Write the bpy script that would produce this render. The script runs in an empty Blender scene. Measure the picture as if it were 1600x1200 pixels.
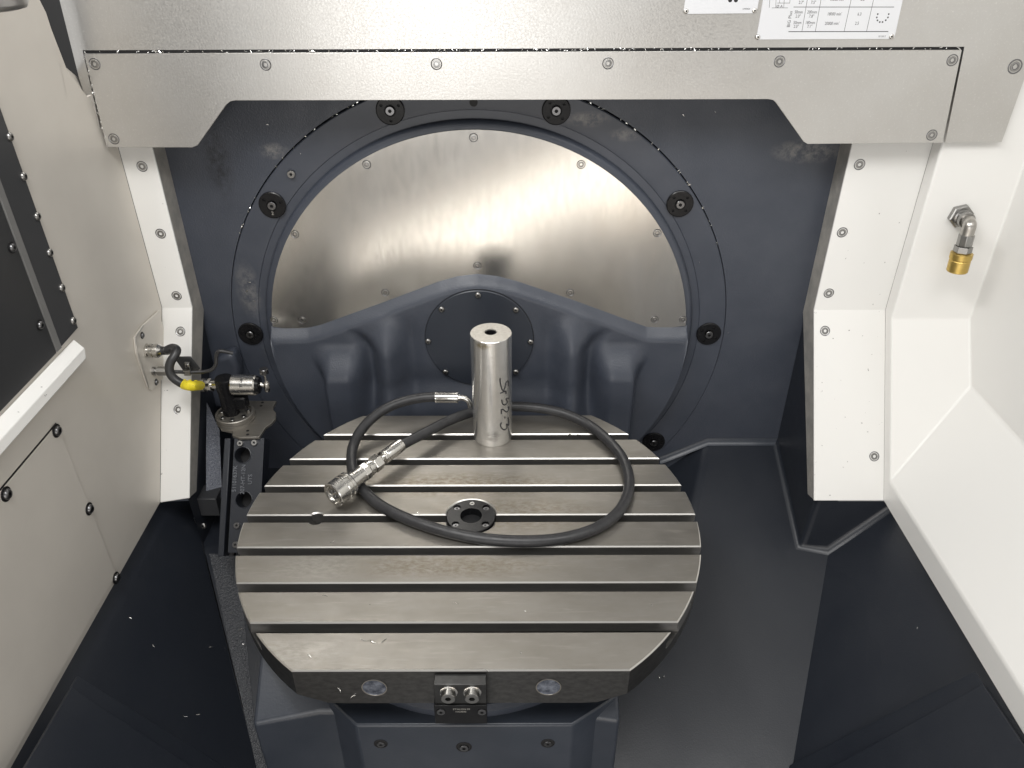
import bpy, bmesh, math, random
from mathutils import Vector, Matrix
from mathutils.geometry import tessellate_polygon
random.seed(7)
SC = bpy.context.scene
COL = SC.collection
S = 0.001                                     # everything below is written in millimetres
V = Vector
R = math.radians

# ------------------------------------------------------------------ camera, world, lamps
CAM = V((58.7, -812.3, 739.0)); FPX = 1220.2
CR = V((0.999997, -0.000604, -0.002461)); CD = V((-0.0024, -0.538209, -0.842808)); CF = V((-0.000815, 0.842811, -0.538209))
cd = bpy.data.cameras.new('camera'); cam = bpy.data.objects.new('camera', cd); COL.objects.link(cam)
cd.sensor_width = 36; cd.lens = FPX / 1600 * 36; cd.clip_start = 0.01; cd.clip_end = 100
m = Matrix.Identity(4)
for i, a in enumerate((CR, -CD, -CF)):
    for j in range(3): m[j][i] = a[j]
m.translation = CAM * S
cam.matrix_world = m
SC.camera = cam

w = bpy.data.worlds.new('World'); SC.world = w; w.use_nodes = True
w.node_tree.nodes['Background'].inputs[0].default_value = (1.0, 0.99, 0.975, 1)
w.node_tree.nodes['Background'].inputs[1].default_value = 0.27
SC.view_settings.view_transform = 'Standard'; SC.view_settings.look = 'None'
SC.view_settings.exposure = 0.0; SC.view_settings.gamma = 1

def lamp(name, loc, aim, sx, sy, power, col=(1, 1, 1), spread=180):
    l = bpy.data.lights.new(name, 'AREA'); l.shape = 'RECTANGLE'; l.size = sx; l.size_y = sy; l.energy = power; l.color = col
    l.spread = R(spread)
    o = bpy.data.objects.new(name, l); COL.objects.link(o)
    o.location = V(loc) * S
    o.rotation_euler = (V(aim) - V(loc)).to_track_quat('-Z', 'Y').to_euler()
    return o
lamp('work_lamp', (-420, -300, 1330), (60, 120, 0), 0.8, 0.16, 10, (1, 0.99, 0.97))
lamp('hall_lamp', (150, -800, 1500), (0, 220, 60), 1.8, 0.45, 16, (1, 0.99, 0.97))
lamp('doorway_light', (-520, -2300, 330), (-300, 300, 330), 1.7, 0.7, 14.5, (1, 0.99, 0.975))
def slant_lamp(name, loc, sx, sy, power, col, tilt):          # long low tilted lamp, added for slanted reflections in the steel plate
    o = lamp(name, loc, (loc[0], loc[1] + 1000, loc[2]), sx, sy, power, col)
    o.rotation_euler = (Matrix.Rotation(R(tilt), 3, 'Y') @ o.rotation_euler.to_matrix()).to_euler()
slant_lamp('added_band_lamp', (-180, -1300, -400), 1.6, 0.20, 3.3, (1, 0.92, 0.82), -25)
slant_lamp('added_band_lamp', (-560, -1300, 40), 0.9, 0.14, 0.5, (1, 0.88, 0.74), -25)
slant_lamp('added_band_lamp', (700, -1300, -130), 0.7, 0.16, 0.8, (1, 0.86, 0.70), -25)

# ------------------------------------------------------------------ rays of the photograph turned into real points
def _ray(px, py): return CR * ((px - 800) / FPX) + CD * ((py - 600) / FPX) + CF
def _on(ax, c, px, py):
    d = _ray(px, py); return CAM + d * ((c - CAM[ax]) / d[ax])
def at_x(px, py, c): return _on(0, c, px, py)
def at_y(px, py, c): return _on(1, c, px, py)
def at_z(px, py, c): return _on(2, c, px, py)
def at_plane(px, py, p0, n):
    d = _ray(px, py); return CAM + d * ((V(p0) - CAM).dot(V(n)) / d.dot(V(n)))

# ------------------------------------------------------------------ materials
def mat(name, base, rough=0.5, metal=0.0, vary=None, bump=None, rvar=None, stretch=(1, 1, 1), spots=None, smears=None, coat=0.0, spec=0.5, aniso=0.0, scratch=None, swirl=None):
    """vary=(scale, colour2, amount)  bump=(scale, strength, distance mm)  rvar=(scale, lo, hi)  spots=(scale, threshold, colour)
    smears=[(centre mm, half-size mm, colour, strength)]  scratch=(scale, amount, stretch vec)"""
    mt = bpy.data.materials.new(name); mt.use_nodes = True
    nt = mt.node_tree; N = nt.nodes; L = nt.links
    b = N['Principled BSDF']
    b.inputs['Metallic'].default_value = metal; b.inputs['Roughness'].default_value = rough
    b.inputs['Coat Weight'].default_value = coat; b.inputs['Coat Roughness'].default_value = 0.12
    b.inputs['Specular IOR Level'].default_value = spec
    b.inputs['Anisotropic'].default_value = aniso
    tc = N.new('ShaderNodeTexCoord'); mp = N.new('ShaderNodeMapping'); mp.inputs['Scale'].default_value = stretch
    L.new(tc.outputs['Object'], mp.inputs['Vector'])
    def noise(scale, det=4, rgh=0.6, vec=None):
        n = N.new('ShaderNodeTexNoise'); n.inputs['Scale'].default_value = scale; n.inputs['Detail'].default_value = det
        n.inputs['Roughness'].default_value = rgh
        L.new(vec or mp.outputs[0], n.inputs['Vector']); return n.outputs['Fac']
    def rng(src, a, b_, c=0.0, d=1.0):
        r = N.new('ShaderNodeMapRange'); r.inputs[1].default_value = a; r.inputs[2].default_value = b_
        r.inputs[3].default_value = c; r.inputs[4].default_value = d; L.new(src, r.inputs[0]); return r.outputs[0]
    def mul(a, k):
        n = N.new('ShaderNodeMath'); n.operation = 'MULTIPLY'; L.new(a, n.inputs[0])
        if isinstance(k, (int, float)): n.inputs[1].default_value = k
        else: L.new(k, n.inputs[1])
        return n.outputs[0]
    def mix(fac, a, c):
        n = N.new('ShaderNodeMix'); n.data_type = 'RGBA'; L.new(fac, n.inputs[0])
        if isinstance(a, tuple): n.inputs[6].default_value = (*a, 1)
        else: L.new(a, n.inputs[6])
        n.inputs[7].default_value = (*c, 1); return n.outputs[2]
    if aniso:                                            # turned on a lathe: highlights run along the axis
        tg_ = N.new('ShaderNodeTangent'); tg_.direction_type = 'RADIAL'; tg_.axis = 'Z'; L.new(tg_.outputs[0], b.inputs['Tangent'])
        b.inputs['Anisotropic Rotation'].default_value = 0.25
    cur = tuple(base)
    if vary:
        cur = mix(mul(rng(noise(vary[0]), 0.36, 0.64), vary[2]), cur, vary[1])
    if scratch:
        m2 = N.new('ShaderNodeMapping'); m2.inputs['Scale'].default_value = scratch[2]; L.new(tc.outputs['Object'], m2.inputs['Vector'])
        sc_ = noise(scratch[0], 3, 0.7, m2.outputs[0])
        cur = mix(mul(rng(sc_, 0.56, 0.72), scratch[1]), cur, tuple(min(1, x * 1.7) for x in base))
    for (c, h, colr, stg) in (smears or []):
        a = N.new('ShaderNodeVectorMath'); a.operation = 'SUBTRACT'; L.new(tc.outputs['Object'], a.inputs[0]); a.inputs[1].default_value = V(c) * S
        d = N.new('ShaderNodeVectorMath'); d.operation = 'DIVIDE'; L.new(a.outputs[0], d.inputs[0]); d.inputs[1].default_value = V(h) * S
        ln = N.new('ShaderNodeVectorMath'); ln.operation = 'LENGTH'; L.new(d.outputs[0], ln.inputs[0])
        fac = mul(mul(rng(ln.outputs['Value'], 1.0, 0.35), rng(noise(95, 5, 0.7), 0.38, 0.60)), stg)
        cur = mix(fac, cur, colr)
    if spots:
        cur = mix(rng(noise(spots[0], 2, 0.5), spots[1], spots[1] + 0.02), cur, spots[2])
    if isinstance(cur, tuple): b.inputs['Base Color'].default_value = (*cur, 1)
    else: L.new(cur, b.inputs['Base Color'])
    if rvar: L.new(rng(noise(rvar[0], 5), 0.32, 0.68, rvar[1], rvar[2]), b.inputs['Roughness'])
    if bump:
        bn = N.new('ShaderNodeBump'); bn.inputs['Strength'].default_value = bump[1]; bn.inputs['Distance'].default_value = bump[2] * S
        L.new(noise(bump[0], 3, 0.55), bn.inputs['Height']); last = bn
        if swirl:                                        # arcs left by a polishing pad
            wv = N.new('ShaderNodeTexWave'); wv.wave_type = 'RINGS'; wv.rings_direction = 'Y'; wv.inputs['Scale'].default_value = swirl[0]
            wv.inputs['Distortion'].default_value = 26; wv.inputs['Detail'].default_value = 3; wv.inputs['Detail Scale'].default_value = 0.35
            L.new(tc.outputs['Object'], wv.inputs['Vector'])
            b2 = N.new('ShaderNodeBump'); b2.inputs['Strength'].default_value = swirl[1]; b2.inputs['Distance'].default_value = swirl[2] * S
            L.new(wv.outputs['Fac'], b2.inputs['Height']); L.new(bn.outputs[0], b2.inputs['Normal']); last = b2
        L.new(last.outputs[0], b.inputs['Normal'])
    return mt

DUST = (0.24, 0.23, 0.22)
M_CAST = mat('dark_casting_paint', (0.044, 0.051, 0.068), 0.36, vary=(14, (0.055, 0.062, 0.080), 0.8), bump=(420, 0.45, 0.9), rvar=(30, 0.30, 0.46),
             smears=[((502, -3, 402), (62, 40, 20), DUST, 0.6), ((-385, -3, 385), (24, 30, 62), (0.016, 0.018, 0.025), 0.9),
                     ((-298, -3, 404), (26, 30, 14), DUST, 0.6)])
M_CASTSMOOTH = mat('dark_casting_machined_paint', (0.045, 0.052, 0.069), 0.34, vary=(20, (0.055, 0.062, 0.080), 0.8), bump=(260, 0.18, 0.6),
                   smears=[((170, -5, 450), (36, 30, 13), DUST, 0.7), ((228, -5, 428), (30, 30, 12), DUST, 0.5), ((-378, -5, 175), (22, 30, 60), DUST, 0.4)])
M_COVER = mat('cover_paint', (0.027, 0.032, 0.043), 0.34, bump=(260, 0.12, 0.6))
M_POST = mat('bracket_paint', (0.016, 0.019, 0.026), 0.36, bump=(300, 0.3, 0.7))
M_ARM_DIM = mat('casting_paint_dimmed', (0.030, 0.036, 0.048), 0.34, vary=(20, (0.038, 0.044, 0.057), 0.8), bump=(300, 0.2, 0.6))  # casting paint darkened to stand for the weak light low under the table
M_FLOOR = mat('dark_bed_paint', (0.0155, 0.0185, 0.0255), 0.38, vary=(7, (0.0195, 0.0225, 0.029), 0.5), bump=(420, 0.22, 0.7), rvar=(9, 0.32, 0.46))
M_ROUGHCAST_LIT = mat('coarse_casting_lit', (0.13, 0.14, 0.17), 0.22, bump=(300, 1.0, 3.0))  # base colour raised to stand for lamp sheen on the coarse casting
M_ROUGHRAMP = mat('coarse_textured_ramp', (0.045, 0.048, 0.055), 0.26, bump=(330, 1.0, 2.8))
M_STEEL = mat('ground_table_steel', (0.305, 0.288, 0.262), 0.42, 0.82, vary=(9, (0.25, 0.234, 0.207), 0.8), rvar=(40, 0.36, 0.47), stretch=(1, 2.2, 1),
              smears=[((-20, 72, 0), (210, 34, 40), (0.15, 0.115, 0.07), 0.7), ((60, 10, 0), (150, 46, 40), (0.17, 0.135, 0.085), 0.55), ((-30, -90, 0), (170, 26, 40), (0.17, 0.135, 0.085), 0.6),
                      ((-190, -90, 0), (80, 30, 40), (0.40, 0.385, 0.35), 0.6), ((-200, -225, 0), (90, 26, 40), (0.42, 0.40, 0.37), 0.5)],
              scratch=(45, 0.22, (0.30, 3.0, 1)), bump=(700, 0.05, 0.3))
M_STEELSIDE = mat('milled_dark_steel', (0.13, 0.128, 0.125), 0.36, 0.9, vary=(60, (0.055, 0.055, 0.055), 0.5), stretch=(1.6, 1, 3))
M_SLOT = mat('slot_wall_steel', (0.36, 0.35, 0.335), 0.30, 0.85, vary=(20, (0.26, 0.255, 0.245), 0.6), stretch=(1, 1, 6))
M_EDGE = mat('bright_chamfer_steel', (0.62, 0.605, 0.575), 0.3, 0.9)
M_SHEET = mat('brushed_sheet_steel', (0.60, 0.59, 0.57), 0.36, 0.9, vary=(9, (0.55, 0.535, 0.51), 0.7), rvar=(380, 0.28, 0.42), bump=(430, 0.28, 0.30), scratch=(330, 0.22, (1, 1, 1)), swirl=(70, 0.05, 0.2))
M_DISC = mat('rolled_disc_sheet', (0.60, 0.585, 0.555), 0.2, 0.97, vary=(10, (0.55, 0.53, 0.495), 0.6), rvar=(40, 0.185, 0.215), stretch=(3, 1, 0.9), bump=(90, 0.015, 0.2))
M_BEIGE = mat('matt_beige_panel', (0.67, 0.635, 0.58), 0.42, 0.22, vary=(5, (0.615, 0.58, 0.53), 0.8), rvar=(12, 0.36, 0.50), bump=(90, 0.04, 0.3))
M_WHITE = mat('white_paint', (0.77, 0.763, 0.74), 0.36, vary=(8, (0.765, 0.755, 0.73), 0.6), bump=(500, 0.05, 0.3), spots=(150, 0.735, (0.30, 0.29, 0.28)))
M_WHITEC = mat('clean_white_paint', (0.77, 0.763, 0.74), 0.33, vary=(4, (0.775, 0.765, 0.74), 0.6), bump=(420, 0.05, 0.3))
M_SEAL = mat('grey_sealing_edge', (0.50, 0.475, 0.435), 0.45, 0.3, vary=(30, (0.34, 0.33, 0.31), 0.9), bump=(150, 0.3, 0.6))
M_SCREW = mat('screw_steel', (0.33, 0.325, 0.315), 0.3, 1.0)
M_SCREWDARK = mat('dark_screw_steel', (0.20, 0.20, 0.205), 0.28, 1.0)
M_BLACK = mat('black_oxide', (0.007, 0.007, 0.008), 0.24, 0.0, vary=(120, (0.011, 0.011, 0.012), 0.7), spec=0.25)
M_HOLE = mat('deep_black', (0.004, 0.004, 0.005), 0.6)  # flat black; inside holes and gaps it stands in for their shade
M_RUBBER = mat('black_rubber', (0.020, 0.020, 0.022), 0.40, vary=(90, (0.034, 0.034, 0.036), 0.8), bump=(900, 0.12, 0.3), rvar=(70, 0.34, 0.5))
M_CHROME = mat('zinc_plated_steel', (0.66, 0.645, 0.615), 0.22, 1.0, rvar=(160, 0.17, 0.30))
M_BAR = mat('turned_bar_steel', (0.88, 0.87, 0.845), 0.24, 0.92, vary=(22, (0.78, 0.765, 0.74), 0.5), stretch=(1, 1, 3), rvar=(60, 0.22, 0.27), aniso=0.85, spots=(60, 0.80, (0.25, 0.22, 0.18)),
            smears=[((-12, -28, 180), (16, 12, 8), (0.36, 0.27, 0.11), 0.9), ((0, -30, 20), (16, 14, 12), (0.24, 0.22, 0.20), 0.6)])
M_BARTOP = mat('sawn_bar_end', (0.66, 0.63, 0.58), 0.42, 0.7, vary=(220, (0.52, 0.49, 0.44), 0.7))
M_BRASS = mat('brass', (0.60, 0.43, 0.13), 0.34, 0.85, vary=(120, (0.50, 0.35, 0.10), 0.7))
M_YELLOW = mat('yellow_tag', (0.80, 0.66, 0.03), 0.5, spots=(420, 0.70, (0.03, 0.03, 0.02)))
M_INK = mat('black_ink', (0.02, 0.02, 0.022), 0.6)
M_SIGN = mat('anodised_sign', (0.74, 0.75, 0.775), 0.4, 0.35)
M_GLASS = mat('dark_window_pane', (0.030, 0.031, 0.033), 0.35, spec=0.5, vary=(10, (0.036, 0.036, 0.038), 0.8))
M_FRAMEDARK = mat('dark_frame_paint', (0.040, 0.041, 0.044), 0.4, bump=(500, 0.1, 0.3))
M_FRAMEGREY = mat('grey_frame_bar', (0.17, 0.168, 0.165), 0.42)
M_BELLOWS = mat('dark_grey_cover', (0.028, 0.028, 0.029), 0.5)
M_CHIP = mat('aluminium_chips', (0.85, 0.85, 0.83), 0.2, 1.0)

# ------------------------------------------------------------------ mesh helpers
ORI = {}
class MB:
    def __init__(s): s.v = []; s.f = []; s.m = []
    def add(s, vs, fs, mi=0):
        n = len(s.v); s.v += [V(a) for a in vs]
        for f in fs: s.f.append([i + n for i in f]); s.m.append(mi)
        return s
    def box(s, lo, hi, mi=0):
        x0, y0, z0 = lo; x1, y1, z1 = hi
        return s.add([(x0, y0, z0), (x1, y0, z0), (x1, y1, z0), (x0, y1, z0), (x0, y0, z1), (x1, y0, z1), (x1, y1, z1), (x0, y1, z1)],
                     [(0, 3, 2, 1), (4, 5, 6, 7), (0, 1, 5, 4), (1, 2, 6, 5), (2, 3, 7, 6), (3, 0, 4, 7)], mi)
    def lathe(s, prof, o, ax, n=32, cap0=True, cap1=True, mi=0, sides=None):
        ax = V(ax).normalized(); u = ax.orthogonal().normalized() if abs(ax.z) < 0.9 else V((1, 0, 0)); u = (u - ax * u.dot(ax)).normalized(); w_ = ax.cross(u)
        o = V(o); k = len(s.v)
        for (r, h) in prof:
            for i in range(n):
                a = 2 * math.pi * (i + 0.5) / n
                s.v.append(o + ax * h + (u * math.cos(a) + w_ * math.sin(a)) * r)
        for j in range(len(prof) - 1):
            for i in range(n):
                i2 = (i + 1) % n
                s.f.append([k + j * n + i, k + j * n + i2, k + (j + 1) * n + i2, k + (j + 1) * n + i]); s.m.append(mi)
        if cap0: s.f.append([k + i for i in range(n)][::-1]); s.m.append(mi)
        if cap1: s.f.append([k + (len(prof) - 1) * n + i for i in range(n)]); s.m.append(mi)
        return s
    def cone(s, a, b, r0, r1=None, n=24, mi=0):
        a = V(a); b = V(b); return s.lathe([(r0, 0), (r0 if r1 is None else r1, (b - a).length)], a, b - a, n, mi=mi)
    def tube(s, path, r, n=14, mi=0):
        P = [V(p) for p in path]; k = len(s.v); nrm = None
        for i, p in enumerate(P):
            t = (P[min(i + 1, len(P) - 1)] - P[max(i - 1, 0)]).normalized()
            nrm = t.orthogonal().normalized() if nrm is None else (nrm - t * nrm.dot(t)).normalized()
            b = t.cross(nrm); rr = r[i] if isinstance(r, (list, tuple)) else r
            for j in range(n):
                a = 2 * math.pi * j / n; s.v.append(p + (nrm * math.cos(a) + b * math.sin(a)) * rr)
        for i in range(len(P) - 1):
            for j in range(n):
                j2 = (j + 1) % n
                s.f.append([k + i * n + j, k + i * n + j2, k + (i + 1) * n + j2, k + (i + 1) * n + j]); s.m.append(mi)
        s.f.append([k + j for j in range(n)][::-1]); s.m.append(mi)
        s.f.append([k + (len(P) - 1) * n + j for j in range(n)]); s.m.append(mi)
        return s
    def prism(s, pts, off, mi=0):
        n = len(pts); P = [V(p) for p in pts]; off = V(off)
        return s.add(P + [p + off for p in P], [list(range(n)), [n + i for i in range(n)][::-1]] + [(i, n + i, n + (i + 1) % n, (i + 1) % n) for i in range(n)], mi)
    def plate(s, outer, holes, fn, off, floor=None, depth=None, mi=0, back=True):
        """outline and holes as 2-D points; fn puts a 2-D point into space; off is the way to the back face"""
        off = V(off); loops = [outer] + holes
        flat = [p for l in loops for p in l]
        tri = tessellate_polygon([[V((p[0], p[1], 0)) for p in l] for l in loops])
        P = [V(fn(*p)) for p in flat]; n = len(P)
        s.add(P + [p + off for p in P], [tuple(t) for t in tri] + ([tuple(n + i for i in t[::-1]) for t in tri] if back else []), mi)
        base = len(s.v) - 2 * n; k = 0
        for l in loops:
            for i in range(len(l)):
                a, b = k + i, k + (i + 1) % len(l)
                s.f.append([base + a, base + b, base + n + b, base + n + a]); s.m.append(mi)
            k += len(l)
        if floor is not None:
            k = len(outer)
            for l in holes:
                s.f.append([base + n + k + i for i in range(len(l))]); s.m.append(floor); k += len(l)
        return s
    def loft(s, rings, mi=0, mis=None):
        n = len(rings[0]); k = len(s.v)
        for r in rings: s.v += [V(p) for p in r]
        for j in range(len(rings) - 1):
            for i in range(n):
                i2 = (i + 1) % n
                s.f.append([k + j * n + i, k + j * n + i2, k + (j + 1) * n + i2, k + (j + 1) * n + i]); s.m.append(mis[j] if mis else mi)
        s.f.append([k + i for i in range(n)][::-1]); s.m.append(mi)
        s.f.append([k + (len(rings) - 1) * n + i for i in range(n)]); s.m.append(mis[-1] if mis else mi)
        return s
    def build(s, name, mats, parent=None, bevel=None, ang=38, segs=2, local=False, merge=False):
        if not isinstance(mats, (list, tuple)): mats = [mats]
        me = bpy.data.meshes.new(name)
        o0 = ORI.get(parent, V((0, 0, 0))) if not local else V((0, 0, 0))
        me.from_pydata([tuple((p - o0) * S) for p in s.v], [], s.f)
        for mt in mats: me.materials.append(mt)
        me.polygons.foreach_set('material_index', s.m)
        bm = bmesh.new(); bm.from_mesh(me)
        if merge: bmesh.ops.remove_doubles(bm, verts=bm.verts, dist=1e-5)
        bmesh.ops.recalc_face_normals(bm, faces=bm.faces)
        for f in bm.faces: f.smooth = True
        for e in bm.edges:
            if len(e.link_faces) != 2 or e.calc_face_angle(0) > R(ang): e.smooth = False
        bm.to_mesh(me); bm.free()
        o = bpy.data.objects.new(name, me); COL.objects.link(o)
        if parent is not None: o.parent = parent; ORI[o] = o0
        else: ORI[o] = V((0, 0, 0))
        if bevel:
            b = o.modifiers.new('bevel', 'BEVEL'); b.width = bevel * S; b.segments = segs; b.limit_method = 'ANGLE'; b.angle_limit = R(25)
            b.use_clamp_overlap = True; b.harden_normals = False
            for p in me.polygons: p.use_smooth = True
        return o

def circle(cx, cy, r, n=32, a0=0.0, a1=2 * math.pi, close=True):
    k = n if close else n - 1
    return [(cx + r * math.cos(a0 + (a1 - a0) * i / k), cy + r * math.sin(a0 + (a1 - a0) * i / k)) for i in range(n)]
def tag(o, label=None, cat=None, group=None, kind=None):
    if label: o['label'] = label
    if cat: o['category'] = cat
    if group: o['group'] = group
    if kind: o['kind'] = kind
    return o
def thing(name, label, cat, loc=(0, 0, 0), group=None):
    o = bpy.data.objects.new(name, None); COL.objects.link(o); o.location = V(loc) * S; o.empty_display_size = 0.02
    ORI[o] = V(loc); return tag(o, label, cat, group)
def spline(pts, n=8):
    P = [V(p) for p in pts]; out = []
    for i in range(len(P) - 1):
        a = P[max(i - 1, 0)]; b = P[i]; c = P[i + 1]; d = P[min(i + 2, len(P) - 1)]
        for k in range(n):
            t = k / n
            out.append(0.5 * ((2 * b) + (c - a) * t + (2 * a - 5 * b + 4 * c - d) * t * t + (3 * b - a - 3 * c + d) * t ** 3))
    out.append(P[-1]); return out
def sst(a, b, x):
    t = max(0.0, min(1.0, (x - a) / (b - a))); return t * t * (3 - 2 * t)

# --- screws: one mesh per kind, every screw an object of its own
def hexpts(r): return [(r * math.cos(R(60 * i)), r * math.sin(R(60 * i))) for i in range(6)]
def proto(fn):
    b = MB(); fn(b); o = b.build('screw', [M_SCREW, M_HOLE, M_SCREWDARK, M_SEAL], None, ang=30, local=True)
    me = o.data; bpy.data.objects.remove(o); return me
def _socket(b, r_in, r_hex, h, depth, mi=0):
    ring = [(r_in * math.cos(R(30 * i)), r_in * math.sin(R(30 * i))) for i in range(12)]
    b.plate(ring, [hexpts(r_hex)], lambda x, y: (x, y, h), (0, 0, -depth), floor=1, mi=mi, back=False)
def s_flush(b):      # countersunk head in a dimpled hole
    b.lathe([(7.6, -0.5), (7.6, 0.3), (7.1, 0.5), (6.2, 0.25)], (0, 0, 0), (0, 0, 1), 24, cap1=False, mi=2)
    b.lathe([(6.2, 0.25), (6.0, -0.6), (5.4, -0.6)], (0, 0, 0), (0, 0, 1), 24, cap0=False, cap1=False, mi=2)
    b.lathe([(5.4, -0.6), (5.1, 0.7), (3.4, 0.8)], (0, 0, 0), (0, 0, 1), 24, cap0=False, cap1=False, mi=0)
    _socket(b, 3.4, 2.7, 0.8, 1.8, 2)
def s_dome(b):       # button head
    b.lathe([(6.5, 0), (6.5, 1.2), (6.1, 2.6), (5.2, 3.7), (4.0, 4.3), (3.2, 4.4)], (0, 0, 0), (0, 0, 1), 24, cap1=False, mi=0)
    _socket(b, 3.2, 2.4, 4.4, 2.6, 0)
def s_domedark(b):   # button head on a dark washer
    b.lathe([(9.0, 0), (9.0, 0.8), (6.6, 0.9)], (0, 0, 0), (0, 0, 1), 24, cap1=False, mi=1)
    b.lathe([(6.5, 0.8), (6.5, 2.0), (6.1, 3.4), (5.2, 4.5), (4.0, 5.0), (3.2, 5.1)], (0, 0, 0), (0, 0, 1), 24, cap1=False, mi=2)
    _socket(b, 3.2, 2.4, 5.1, 2.6, 2)
def s_cap(b):        # socket cap head
    b.lathe([(6.5, 0), (6.5, 6.0), (6.0, 6.5), (4.0, 6.5)], (0, 0, 0), (0, 0, 1), 24, cap1=False, mi=0)
    _socket(b, 4.0, 2.9, 6.5, 3.5, 0)
def s_capblack(b):
    b.lathe([(6.5, 0), (6.5, 6.0), (6.0, 6.5), (4.0, 6.5)], (0, 0, 0), (0, 0, 1), 24, cap1=False, mi=2)
    _socket(b, 4.0, 2.9, 6.5, 3.5, 2)
SCREW = {k: proto(f) for k, f in dict(flush=s_flush, dome=s_dome, domedark=s_domedark, cap=s_cap, capblack=s_capblack).items()}
def screw(kind, pos, nrm, parent, k=1.0, name='screw'):
    o = bpy.data.objects.new(name, SCREW[kind]); COL.objects.link(o); o.parent = parent
    q = V(nrm).to_track_quat('Z', 'Y').to_matrix().to_4x4()
    o.matrix_basis = Matrix.Translation((V(pos) - ORI.get(parent, V((0, 0, 0)))) * S) @ q @ Matrix.Rotation(random.random() * 6.28, 4, 'Z') @ Matrix.Scale(k, 4)
    ORI[o] = ORI.get(parent, V((0, 0, 0))); return o

def text(body, size, pos, xdir, nrm, mt, parent, name='lettering', extrude=0.05, align='CENTER', squash=1.0):
    cu = bpy.data.curves.new('t', 'FONT'); cu.body = body; cu.size = size * S; cu.align_x = align; cu.align_y = 'CENTER'; cu.extrude = extrude * S
    cu.resolution_u = 3
    t = bpy.data.objects.new('t', cu); COL.objects.link(t)
    bpy.context.view_layer.update()
    me = bpy.data.meshes.new_from_object(t.evaluated_get(bpy.context.evaluated_depsgraph_get()))
    bpy.data.objects.remove(t); bpy.data.curves.remove(cu)
    x = V(xdir).normalized(); n = V(nrm).normalized(); y = n.cross(x)
    M = Matrix(((x.x, y.x, n.x, 0), (x.y, y.y, n.y, 0), (x.z, y.z, n.z, 0), (0, 0, 0, 1))) @ Matrix.Diagonal((squash, 1, 1, 1))
    M.translation = (V(pos) - ORI.get(parent, V((0, 0, 0)))) * S
    me.transform(M); me.name = name
    me.materials.clear(); me.materials.append(mt)
    o = bpy.data.objects.new(name, me); COL.objects.link(o); o.parent = parent; ORI[o] = ORI.get(parent, V((0, 0, 0)))
    return o

# ------------------------------------------------------------------ main dimensions
XL, XR = -509.0, 664.0           # side walls
YS, YW = 320.0, 365.0            # white flange strips, back casting
YP = 282.0                       # steel plates of the column cover
CX, CZ = 2.5, 90.0               # swivel axis
RAMP0, RAMPK = -140.0, 0.405

# ================================================================== floor (machine bed)
strip_l_in, strip_l_out, strip_r_in, strip_r_out = -460.0, XL, 548.0, XR
ZKL = at_y(253, 481, YS).z; ZKR = at_y(1380, 484, YS).z
BL = at_x(250, 785, XL); BR = at_x(1381, 782, XR)
BLi = at_x(296, 778, strip_l_in); BRi = at_x(1272, 782, strip_r_in)
nr = V((0, -RAMPK, 1)); p0 = V((0, 362, RAMP0))
ramp = lambda px, py: at_plane(px, py, p0, nr)
rz = lambda y: RAMP0 - RAMPK * (362 - y)
A1 = V((318, 362, -235)); A2 = V((423, 362, -140)); A3 = V((strip_r_in + 5, 362, -140))
A4 = at_x(1250, 855, strip_r_in + 5); A5 = ramp(1295, 860); A6 = V((XR + 26, BR.y + 2, BR.z - 8)); A7 = ramp(1238, 1199)
A8 = A7 + (A7 - A5) * 1.25; A8.z = rz(A8.y); A9 = V((XR + 26, A8.y - 120, BR.z - 18))
RB = ramp(1078, 812); RC = V((300, RB.y - 40, rz(RB.y - 40))); RD = V((300, 362, -330)); RE = V((60, A8.y, rz(A8.y)))
bed = MB()
bed.add([A1, A2, A3, A4, A5, A6, A7, A8, A9, RB, RC, RD, RE, V((60, RC.y, rz(RC.y))), BRi + V((5, 2, -3)), BR + V((0, 2, -3)), V((strip_r_in + 5, YW, 170)), V((strip_r_in + 5, YS + 4, ZKR)), RB + V((-75, -10, -120))],
        [(1, 2, 3, 9), (9, 3, 4, 6), (9, 6, 10), (10, 6, 7, 12, 13), (4, 5, 8, 7, 6), (3, 4, 5, 15, 14), (0, 1, 9), (0, 9, 18), (18, 9, 10), (0, 18, 11), (2, 3, 14, 17, 16)])
bo = tag(bed.build('floor', M_FLOOR, None, bevel=9, segs=4, merge=True), kind='structure')
bo.modifiers['bevel'].limit_method = 'WEIGHT'
at_ = bo.data.attributes.new('bevel_weight_edge', 'FLOAT', 'EDGE')
soft = [A5 * S, A7 * S, A8 * S]
bmx = bmesh.new(); bmx.from_mesh(bo.data)
crease = [len(e.link_faces) == 2 and e.calc_face_angle(0) > R(14) for e in bmx.edges]; bmx.free()
for e in bo.data.edges:
    on = [min((bo.data.vertices[i].co - q_).length for q_ in soft) < 1e-4 for i in e.vertices]
    at_.data[e.index].value = 1.0 if crease[e.index] and not all(on) else 0.0
# cast fillet where the back wall runs into the bed
FA = [V((338, 362, -184)), A2, A3]; fl_ = MB()
def fillet(p, h, d): return [(p + V((0, -0.4, h))) * (1 - t) ** 2 + (p + V((0, -1.5, 1))) * 2 * t * (1 - t) + (p + V((0, -d, -d * RAMPK + 0.6))) * t * t for t in [k / 7 for k in range(8)]]
fr_ = [fillet(p, 9, 9) for p in FA]
fl_.add([q for r_ in fr_ for q in r_], [(i * 8 + j, i * 8 + j + 1, (i + 1) * 8 + j + 1, (i + 1) * 8 + j) for i in range(2) for j in range(7)])
tag(fl_.build('floor', M_ARM_DIM, None, ang=60), kind='structure')
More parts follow.
